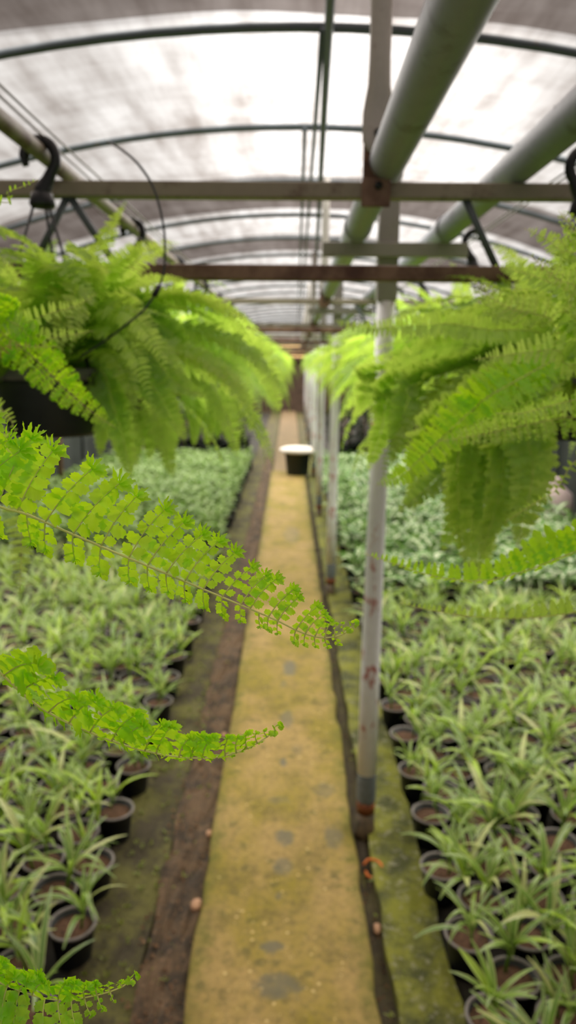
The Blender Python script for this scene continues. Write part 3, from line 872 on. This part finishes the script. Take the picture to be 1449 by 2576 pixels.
# right: the long narrow ones
g0 = ferns_right[0]
d = .66
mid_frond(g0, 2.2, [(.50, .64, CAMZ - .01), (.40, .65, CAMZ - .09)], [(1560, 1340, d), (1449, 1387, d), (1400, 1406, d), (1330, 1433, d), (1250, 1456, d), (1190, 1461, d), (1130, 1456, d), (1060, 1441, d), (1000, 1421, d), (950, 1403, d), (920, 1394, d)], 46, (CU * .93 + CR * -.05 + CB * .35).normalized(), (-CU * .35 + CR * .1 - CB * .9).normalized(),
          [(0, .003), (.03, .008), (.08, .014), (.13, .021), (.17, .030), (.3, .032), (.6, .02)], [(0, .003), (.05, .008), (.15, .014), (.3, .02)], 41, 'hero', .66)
d = .70
mid_frond(g0, 2.5, [(.50, .62, CAMZ - .04), (.42, .65, CAMZ - .13)], [(1540, 1520, d), (1449, 1540, d), (1350, 1553, d), (1260, 1556, d), (1180, 1550, d), (1100, 1538, d), (1040, 1525, d), (1005, 1515, d)], 56, (CU * .75 + CB * .6).normalized(), (-CU * .1 - CB * .9).normalized(),
          [(0, .003), (.03, .007), (.08, .013), (.15, .018), (.3, .022)], [(0, .003), (.05, .008), (.15, .014), (.3, .02)], 42, 'fern', .66)
d = .95
g1 = ferns_right[1]
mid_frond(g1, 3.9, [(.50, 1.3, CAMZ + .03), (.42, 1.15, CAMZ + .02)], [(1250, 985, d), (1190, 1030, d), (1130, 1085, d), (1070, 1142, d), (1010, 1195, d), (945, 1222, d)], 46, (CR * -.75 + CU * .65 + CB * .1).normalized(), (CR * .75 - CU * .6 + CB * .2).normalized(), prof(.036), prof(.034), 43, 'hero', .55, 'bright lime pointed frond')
d = .82
mid_frond(g0, 2.0, [(.50, .72, CAMZ + .06)], [(1520, 1030, d), (1420, 1050, d), (1320, 1070, d), (1220, 1092, d), (1150, 1103, d), (1097, 1111, d)], 46, (CU * .9 + CB * .3).normalized(), (-CU * .8 + CB * .3).normalized(), prof(.030), prof(.026), 44, 'fern', .5, None, False, .011)
mid_frond(g0, 1.8, [(.52, .70, CAMZ + .10)], [(1540, 985, .74), (1449, 1005, .74), (1380, 1022, .74), (1310, 1040, .74), (1245, 1040, .74)], 46, (CU * .9 + CB * .3).normalized(), (-CU * .8 + CB * .5).normalized(), prof(.014), prof(.022), 45)
mid_frond(g0, 2.3, [(.52, .66, CAMZ + .02)], [(1560, 1120, .74), (1449, 1160, .74), (1400, 1230, .74), (1330, 1275, .74), (1270, 1315, .76)], 40, (CU * .8 + CB * .5).normalized(), (-CU * .6 + CB * .6).normalized(), prof(.014), prof(.014), 46)
mid_frond(g1, 3.6, [(.44, 1.36, CAMZ + .05)], [(1230, 830, 1.2), (1140, 815, 1.2), (1040, 818, 1.2), (950, 825, 1.2), (880, 818, 1.2), (838, 806, 1.2)], 50, (CU * .85 + CB * .5).normalized(), (-CU * .85 + CB * .4).normalized(), prof(.022), prof(.028), 47)
rq = random.Random(91)
for (q, (x1, y1, x2, y2, x3, y3, dd)) in enumerate([(1200, 1000, 1150, 1200, 1170, 1420, 1.1), (1290, 1050, 1260, 1230, 1210, 1400, 1.05), (1330, 1020, 1340, 1200, 1300, 1380, 1.0), (1100, 1060, 1050, 1170, 1040, 1290, 1.25), (1180, 1030, 1120, 1180, 1000, 1290, 1.15),
                                  (1260, 1020, 1230, 1180, 1195, 1480, 1.15), (1310, 1080, 1280, 1260, 1190, 1370, 1.1), (1230, 1040, 1190, 1200, 1110, 1390, 1.2), (1350, 1080, 1330, 1220, 1260, 1300, 1.12), (1000, 960, 960, 1080, 925, 1185, 1.5), (1060, 960, 1010, 1070, 985, 1170, 1.45), (950, 930, 915, 1010, 885, 1060, 1.9)]):
    tl = rq.uniform(-.7, .7)
    mid_frond(g1, 4.2 + .2 * q, [(.50, 1.4, CAMZ + .04)], [(x1, y1, dd), ((x1 + x2) / 2 - 8, (y1 + y2) / 2 - 10, dd), (x2, y2, dd), (x3, y3, dd + .04)], 46, (CR + CB * (.35 + tl) + CU * .3).normalized(), (-CR + CB * (.35 - tl) + CU * .25).normalized(), prof(.038), prof(.038), 60 + q, 'fern', .75, None, True, .0082)
for (q, pl) in enumerate([[(1470, 700, .78), (1420, 640, .78), (1370, 600, .79), (1318, 575, .80)], [(1480, 640, .74), (1450, 590, .74), (1425, 555, .75), (1405, 530, .76)], [(1500, 800, .8), (1420, 730, .8), (1330, 690, .82), (1240, 668, .84)], [(1480, 860, .82), (1380, 800, .82), (1270, 770, .86), (1180, 700, .9)],
                          [(1500, 900, .8), (1400, 880, .8), (1300, 890, .82), (1190, 905, .84)], [(1500, 760, .72), (1449, 720, .72), (1400, 700, .72), (1330, 640, .72)]]):
    mid_frond(g0, 1.6 + .12 * q, [(.54, .66, CAMZ + .08 + .015 * q)], pl, 40, (CU * .85 + CR * .3 + CB * .3).normalized(), (-CU * .75 - CR * .3 + CB * .45).normalized(), prof(.028), prof(.028), 130 + q, 'fern', .55, None, q % 2 == 0, .0085 if q % 2 == 0 else .0105)

# the looping drip tube over the first visible left basket
d = 1.22
pts = local(f1, [])
tp = [(270, 356, 1.30), (300, 372, 1.26), (345, 410, d), (385, 470, d), (408, 550, d), (415, 620, d), (408, 700, d), (370, 770, d), (320, 815, d), (260, 860, 1.26), (205, 896, 1.30)]
sp, LL = spline([at(*p) for p in tp], 60)
t = thing('drip_tube', 'thin black drip tube looping down in front of the left ferns', 'tube', tuple(sp[-1]))
G().tube([p - sp[-1] for p in sp], .0021, 6).obj('tube', M['tube'], t)
k = 38
G().tube([sp[k - 1] - sp[-1], sp[k + 1] - sp[-1]], [.0045, .0052], 8).obj('dripper', M['black'], t)
tp = [(190, 470, 2.2), (260, 540, 2.2), (330, 585, 2.2), (375, 625, 2.2), (400, 690, 2.2), (395, 760, 2.2), (330, 800, 2.2)]
sp, LL = spline([at(*p) for p in tp], 40)
tag(G().tube(sp, .003, 6).obj('drip_tube', M['wire']), 'thin grey drip tube looping behind the black one among left ferns', 'tube')

# ------------------------------------------------------------------ the two beds of potted plants
def arch_leaf(g, base, az, e0, e1, L, w, r, tint, n=6, vee=.3, yaw=0.0):
    p = Vector(base); rows = []
    tw = r.uniform(-.5, .5)
    for i in range(n + 1):
        s = i / n
        e = math.radians(e0 + (e1 - e0) * s)
        d = Vector((math.cos(az + yaw * s) * math.cos(e), math.sin(az + yaw * s) * math.cos(e), math.sin(e)))
        sd = Vector((-math.sin(az), math.cos(az), 0)); up = sd.cross(d) * -1
        sd = sd * math.cos(tw * s) + up * math.sin(tw * s)
        hw = w * .5 * (math.sin(PI * min(.97, .14 + .86 * s)) ** .75)
        rows.append((g.add(p + sd * hw + up * hw * vee, tint, 1), g.add(p, tint, 0), g.add(p - sd * hw + up * hw * vee, tint, 1)))
        p = p + d * (L / n)
    for a, b in zip(rows, rows[1:]):
        g.f.append((a[0], a[1], b[1], b[0])); g.f.append((a[1], a[2], b[2], b[1]))
def spider(seed, big=1.0):
    r = random.Random(seed); g = G()
    for q in range(r.choice((1, 1, 2))):
        bx, by = r.uniform(-.032, .032), r.uniform(-.032, .032)
        h = r.uniform(.02, .085)
        lean = (r.uniform(-.02, .02), r.uniform(-.02, .02))
        g.tube([(bx, by, -.006), (bx + lean[0] * .5, by + lean[1] * .5, h * .6), (bx + lean[0], by + lean[1], h + .02)], [.0045, .004, .003], 5)
        for k in range(r.randint(8, 12)):
            az = 2.4 * k + r.uniform(-.5, .5) + q
            L = r.uniform(.10, .195) * big
            arch_leaf(g, (bx + lean[0], by + lean[1], h * r.uniform(.4, 1.1)), az, r.uniform(40, 84), r.uniform(-45, 35), L, r.uniform(.010, .019) * big, r, r.random(), 6, .32, r.uniform(-.3, .3))
    return g
SPG = [spider(700 + i, R.uniform(.85, 1.2)) for i in range(10)]
SP = [s.mesh('leaves', M['spider']) for s in SPG]
def broad(seed, L0, w0, nl, h):
    r = random.Random(seed); g = G()
    for k in range(nl):
        az = 2.4 * k + r.uniform(-.5, .5)
        hh = h * r.uniform(.3, 1.0)
        rad = r.uniform(.01, .045)
        b = (rad * math.cos(az), rad * math.sin(az), hh)
        g.tube([(0, 0, -.005), (b[0] * .5, b[1] * .5, hh * .6), b], .0022, 4, False)
        arch_leaf(g, b, az, r.uniform(10, 65), r.uniform(-45, 0), L0 * r.uniform(.75, 1.2), w0 * r.uniform(.8, 1.2), r, r.random(), 5, .2)
    return g
BRG = [broad(800 + i, .13, .060, 11, .17) for i in range(6)]
BRM = [s.mesh('leaves', M['broad']) for s in BRG]
BUG = [broad(850 + i, .065, .030, 30, .20) for i in range(6)]
BUM = [s.mesh('leaves', M['bushy']) for s in BUG]
PH, PR = .125, .072
potg = G().lathe([(.0001, 0), (.050, 0), (.053, .004), (PR - .006, PH - .014), (PR - .002, PH - .012), (PR - .002, PH - .004), (PR - .008, PH - .004), (.050, .03), (.0001, .03)], 22)
POTM = potg.mesh('pot', M['pot'])
rimg = G().lathe([(PR - .008, PH - .006), (PR - .001, PH - .008), (PR + .0015, PH - .004), (PR + .0015, PH), (PR - .002, PH + .002), (PR - .007, PH), (PR - .008, PH - .006)], 24)
RIMM = rimg.mesh('rim', M['potrim'])
SOILG = G().lathe([(PR - .009, PH - .022), (.045, PH - .018), (.02, PH - .013), (.0001, PH - .012)], 16)
SOILM = SOILG.mesh('soil', M['soil'])

def in_view(x, y, z, m=60):
    p = Vector((x, y, z)) - Vector((0, 0, CAMZ))
    d = -p.dot(CB)
    if d < .2: return False
    u = W / 2 + FPX * p.dot(CR) / d; v = H / 2 - FPX * p.dot(CU) / d
    return -m < u < W + m and v < H + m * 1.6
GZ = -.05
def bed(side, edge, y0, y1, sx, sy, wmax):
    out = []
    row = 0; y = y0; par = False
    while y < y1:
        par = not par; k = 0; new = True
        x = edge + (sx / 2 if par else 0)
        while x < wmax:
            if math.hypot(side * x - PYAW * y - 3.0, y - 8.4) < .36: x += sx; continue
            if in_view(side * x - PYAW * y, y, GZ + .2, 420):
                if in_view(side * x - PYAW * y, y, GZ + .2):
                    if new: row += 1; new = False
                    k += 1
                out.append((row, k, side * x - PYAW * y, y))
            x += sx
        y += sy
    return out
r = random.Random(55)
def scatter(spots, name, cat, labf, group, metas, limit, jit, zfun=None, stuffname=None, stufflabel=None, geos=None, leafmat=None, parts=True):
    spots = sorted(spots, key=lambda s: (not in_view(s[2], s[3], GZ + .2), s[2] ** 2 + s[3] ** 2))
    limit = min(limit, sum(in_view(q[2], q[3], GZ + .2) for q in spots))
    for (row, k, x, y) in spots[:limit]:
        x += r.uniform(-jit, jit); y += r.uniform(-jit, jit)
        t = thing(name, labf(row, k), cat, (x, y, GZ), r.uniform(0, 6.28), group)
        p = link('pot', POTM, t)
        if parts: link('rim', RIMM, p)
        link('soil', SOILM, t)
        l = link('leaves', r.choice(metas), t)
        s = r.uniform(.95, 1.32); l.scale = (s, s, s * r.uniform(.95, 1.2)); l.location = (0, 0, PH - .013); l.rotation_euler = (r.uniform(-.12, .12), r.uniform(-.12, .12), 0)
    rest = spots[limit:]
    if rest:
        gl, gp = G(), G()
        for (row, k, x, y) in rest:
            x += r.uniform(-jit, jit); y += r.uniform(-jit, jit)
            m = Matrix.Translation((x, y, GZ)) @ Matrix.Rotation(r.uniform(0, 6.28), 4, 'Z')
            gp.merge(potg, m); gl.merge(r.choice(geos), m @ Matrix.Translation((0, 0, PH - .013)) @ Matrix.Scale(r.uniform(.9, 1.15), 4))
        me = gl
        b = len(gl.f); gl.merge(gp, Matrix.Identity(4))
        o = gl.obj(stuffname, [leafmat, M['pot']])
        idx = [0] * b + [1] * (len(gl.f) - b)
        o.data.polygons.foreach_set('material_index', idx)
        tag(o, stufflabel, cat, None, 'stuff')
    return len(spots)

SX, SY = .178, .150
right = bed(1, .545, 1.47, 5.0, SX, SY, 3.0)
left = bed(-1, .655, 1.47, 6.2, SX, SY, 3.0)
nR, nL = sum(in_view(q[2], q[3], GZ + .2) for q in right), sum(in_view(q[2], q[3], GZ + .2) for q in left)
lim = 160
scatter(right, 'potted_spider_plant', 'potted plant', lambda a, b: 'spider plant in black pot, right bed, %s row from near end, %s from path' % (ordn(a), ordn(b)),
        'spider plants in the right bed', SP, lim, .012, None, 'spider_plants', 'striped spider plants in pots filling the back of the near right bed', SPG, M['spider'])
scatter(left, 'potted_spider_plant', 'potted plant', lambda a, b: 'spider plant in black pot, left bed, %s row from near end, %s from path' % (ordn(a), ordn(b)),
        'spider plants in the left bed', SP, 300 - min(lim, nR), .012, None, 'spider_plants', 'striped spider plants in pots filling the rest of the left bed', SPG, M['spider'])
right2 = bed(1, .56, 5.1, 12.6, .215, .18, 2.9)
left2 = bed(-1, .68, 6.3, 12.6, .215, .18, 2.9)
scatter(right2, 'variegated_plant', 'potted plant', lambda a, b: 'white-patched broad-leaved plant, right bed beyond spider plants, %s row, %s from the path' % (ordn(a), ordn(b)),
        'variegated plants in the right bed', BRM, 300, .02, None, 'variegated_plants', 'white-patched broad-leaved plants filling the far right bed', BRG, M['broad'], False)
scatter(left2, 'bushy_plant', 'potted plant', lambda a, b: 'small-leaved bushy green plant, left bed beyond spider plants, %s row, %s from the path' % (ordn(a), ordn(b)),
        'bushy plants in the left bed', BUM, 300, .02, None, 'bushy_plants', 'small-leaved bushy green plants filling the far left bed', BUG, M['bushy'], False)
print('beds', nR, nL, len(right2), len(left2))

# dark potted shrubs closing off the house behind the two beds
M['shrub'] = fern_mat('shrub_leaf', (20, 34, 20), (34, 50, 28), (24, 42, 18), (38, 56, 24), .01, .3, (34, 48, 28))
def shrub(seed):
    r = random.Random(seed); g = G()
    for k in range(150):
        a = r.uniform(0, 6.28); z = r.uniform(.25, .95); rad = .26 * math.sqrt(r.random()) * (1.1 - abs(z - .6))
        arch_leaf(g, (rad * math.cos(a), rad * math.sin(a), z), a + r.uniform(-.8, .8), r.uniform(10, 60), r.uniform(-60, -10), r.uniform(.09, .16), r.uniform(.03, .05), r, r.random(), 3)
    return g.mesh('foliage', M['shrub'])
SHM = [shrub(900 + i) for i in range(3)]
g = G().lathe([(.0001, 0), (.13, 0), (.165, .26), (.17, .27), (.16, .27), (.155, .25), (.0001, .24)], 18); SHP = g.mesh('pot', M['pot'])
g = G()
for k in range(3): g.tube([(.02 * math.cos(k * 2.1), .02 * math.sin(k * 2.1), .23), (.06 * math.cos(k * 2.1), .06 * math.sin(k * 2.1), .5), (.10 * math.cos(k * 2.1), .10 * math.sin(k * 2.1), .85)], [.014, .011, .006], 6)
SHT = g.mesh('stem', M['postred'])
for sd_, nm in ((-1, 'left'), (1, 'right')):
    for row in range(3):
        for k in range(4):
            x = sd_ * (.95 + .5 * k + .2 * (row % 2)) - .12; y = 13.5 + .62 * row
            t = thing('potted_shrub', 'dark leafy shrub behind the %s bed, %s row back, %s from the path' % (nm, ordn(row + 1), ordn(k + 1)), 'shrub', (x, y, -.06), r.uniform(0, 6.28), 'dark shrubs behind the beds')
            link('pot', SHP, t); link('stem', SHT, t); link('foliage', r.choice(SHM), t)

# ------------------------------------------------------------------ tub with the white round top standing on the path
t = thing('round_stool', 'white round-topped dark tub standing on the path far ahead', 'stool', (.035 - .0, 11.55, 0.0))
G().lathe([(.0001, 0), (.165, 0), (.17, .01), (.20, .33), (.21, .335), (.21, .35), (.195, .35), (.0001, .35)], 32).obj('tub', M['tub'], t)
G().lathe([(.0001, .35), (.24, .35), (.275, .362), (.285, .385), (.275, .412), (.21, .435), (.0001, .445)], 40).obj('lid', M['white'], t)
# rusty wire loop in the gutter at the first post
sp, _ = spline([(.262, 2.36, -.036), (.285, 2.372, -.022), (.318, 2.352, -.018), (.326, 2.318, -.028), (.30, 2.30, -.04), (.276, 2.31, -.044), (.268, 2.335, -.044)], 30)
tag(G().tube(sp, .0052, 6).obj('wire_loop', M['orange']), 'orange rusted wire loop lying in the gutter below the nearest post', 'wire')
# stones beside the path
def stone(x, y, z, s, seed, lab):
    rr = random.Random(seed)
    import bmesh
    bm = bmesh.new(); bmesh.ops.create_icosphere(bm, subdivisions=2, radius=1)
    for v in bm.verts:
        k = rr.uniform(.82, 1.12); v.co = Vector((v.co.x * s[0] * k, v.co.y * s[1] * k, v.co.z * s[2] * k))
    me = bpy.data.meshes.new('stone'); bm.to_mesh(me); bm.free()
    me.polygons.foreach_set('use_smooth', [True] * len(me.polygons))
    me.materials.append(M['stone'])
    o = link('stone', me); o.location = (x, y, z)
    tag(o, lab, 'stone', 'stones along the path')
stone(-.315, 2.14, -.030, (.022, .030, .014), 1, 'largest pinkish stone lying close against the left path edge')
stone(-.316, 2.52, -.030, (.013, .022, .010), 2, 'small pinkish stone beside the left path edge, beyond the largest')
stone(-.332, 3.28, -.030, (.014, .020, .010), 3, 'pale stone in the dirt strip left of the path, farthest of three')
stone(.282, 2.07, -.050, (.014, .026, .012), 4, 'pale stone wedged in the narrow gutter right of the path')
# crumbs of litter and tiny weeds in the dirt strips
rr = random.Random(77); g = G()
for i in range(900):
    y = 1.6 + 8 * rr.random() ** 1.8
    if rr.random() < .72: x = px_(rr.uniform(-.46, -.28), y); z = -.034
    else: x = px_(rr.uniform(.266, .315), y); z = -.054
    s = rr.uniform(.003, .009); a = rr.uniform(0, 6.28)
    q = [g.add((x + s * math.cos(a + k * PI / 2) * rr.uniform(.6, 1.3), y + s * math.sin(a + k * PI / 2) * rr.uniform(.6, 1.3), z - .004)) for k in range(4)]
    p = g.add((x, y, z + s * rr.uniform(.3, 1.0)))
    for k in range(4): g.f.append((q[k], q[(k + 1) % 4], p))
tag(g.obj('litter', M['litter'], None, False), 'brown crumbs and leaf litter in the dirt beside the path', 'litter', None, 'stuff')
g = G()
for i in range(260):
    y = 1.7 + 5 * rr.random() ** 1.4
    if rr.random() < .7: x = px_(rr.uniform(-.60, -.33), y); z = -.042
    else: x = px_(rr.uniform(.30, .40), y); z = -.03
    for k in range(rr.randint(3, 6)):
        arch_leaf(g, (x + rr.uniform(-.006, .006), y + rr.uniform(-.006, .006), z), rr.uniform(0, 6.28), rr.uniform(25, 70), rr.uniform(-20, 30), rr.uniform(.008, .022), rr.uniform(.004, .008), rr, rr.random(), 3)
M['weed'] = fern_mat('weed_leaf', (92, 104, 30), (140, 140, 44), (120, 140, 30), (160, 160, 50))
tag(g.obj('weeds', M['weed']), 'tiny green weeds and moss sprigs beside the path', 'weeds', None, 'stuff')
# pale sack by the right skirt
g = G().lathe([(.0001, 0), (.16, 0), (.20, .04), (.21, .2), (.19, .34), (.10, .42), (.045, .46), (.07, .52), (.0001, .5)], 20)
o = tag(g.obj('sack', flat('sack_plastic', (206, 186, 180), .6, var=.1)), 'pale plastic sack standing by the right skirt wall', 'sack')
o.location = (3.0, 8.4, -.05)

# ------------------------------------------------------------------ light
w = bpy.data.worlds.new('sky'); SC.world = w
w.use_nodes = True
nt = w.node_tree; nt.nodes.clear()
out = nt.nodes.new('ShaderNodeOutputWorld'); bg = nt.nodes.new('ShaderNodeBackground')
tc = nt.nodes.new('ShaderNodeTexCoord')
sun_dir = (at(900, 240, 1) - Vector((0, 0, CAMZ))).normalized()
dot = nt.nodes.new('ShaderNodeVectorMath'); dot.operation = 'DOT_PRODUCT'; dot.inputs[1].default_value = sun_dir
nrm = nt.nodes.new('ShaderNodeVectorMath'); nrm.operation = 'NORMALIZE'
nt.links.new(tc.outputs['Generated'], nrm.inputs[0]); nt.links.new(nrm.outputs[0], dot.inputs[0])
mx = nt.nodes.new('ShaderNodeMath'); mx.operation = 'MAXIMUM'; mx.inputs[1].default_value = 0
nt.links.new(dot.outputs['Value'], mx.inputs[0])
pw = nt.nodes.new('ShaderNodeMath'); pw.operation = 'POWER'; pw.inputs[1].default_value = 60
nt.links.new(mx.outputs[0], pw.inputs[0])
ml = nt.nodes.new('ShaderNodeMath'); ml.operation = 'MULTIPLY_ADD'; ml.inputs[1].default_value = .5; ml.inputs[2].default_value = .19
nt.links.new(pw.outputs[0], ml.inputs[0])
bg.inputs['Color'].default_value = (1.0, .965, .945, 1)
nt.links.new(ml.outputs[0], bg.inputs['Strength'])
nt.links.new(bg.outputs[0], out.inputs[0])
sd = bpy.data.lights.new('sun', 'SUN'); sd.energy = 6.0; sd.angle = math.radians(130); sd.color = (1, .97, .93)
so = bpy.data.objects.new('sun', sd); COL.objects.link(so)
so.rotation_euler = Vector((.10, .34, 1.0)).to_track_quat('Z', 'Y').to_euler()

SC.view_settings.view_transform = 'Standard'
SC.view_settings.look = 'None'
SC.view_settings.gamma = 1
SC.view_settings.use_curve_mapping = False
SC.view_settings.exposure = 1.55
SC.cycles.max_bounces = 8
SC.cycles.diffuse_bounces = 4
SC.cycles.transmission_bounces = 6
SC.cycles.transparent_max_bounces = 12
SC.cycles.use_denoising = True
SC.cycles.caustics_reflective = False
SC.cycles.caustics_refractive = False
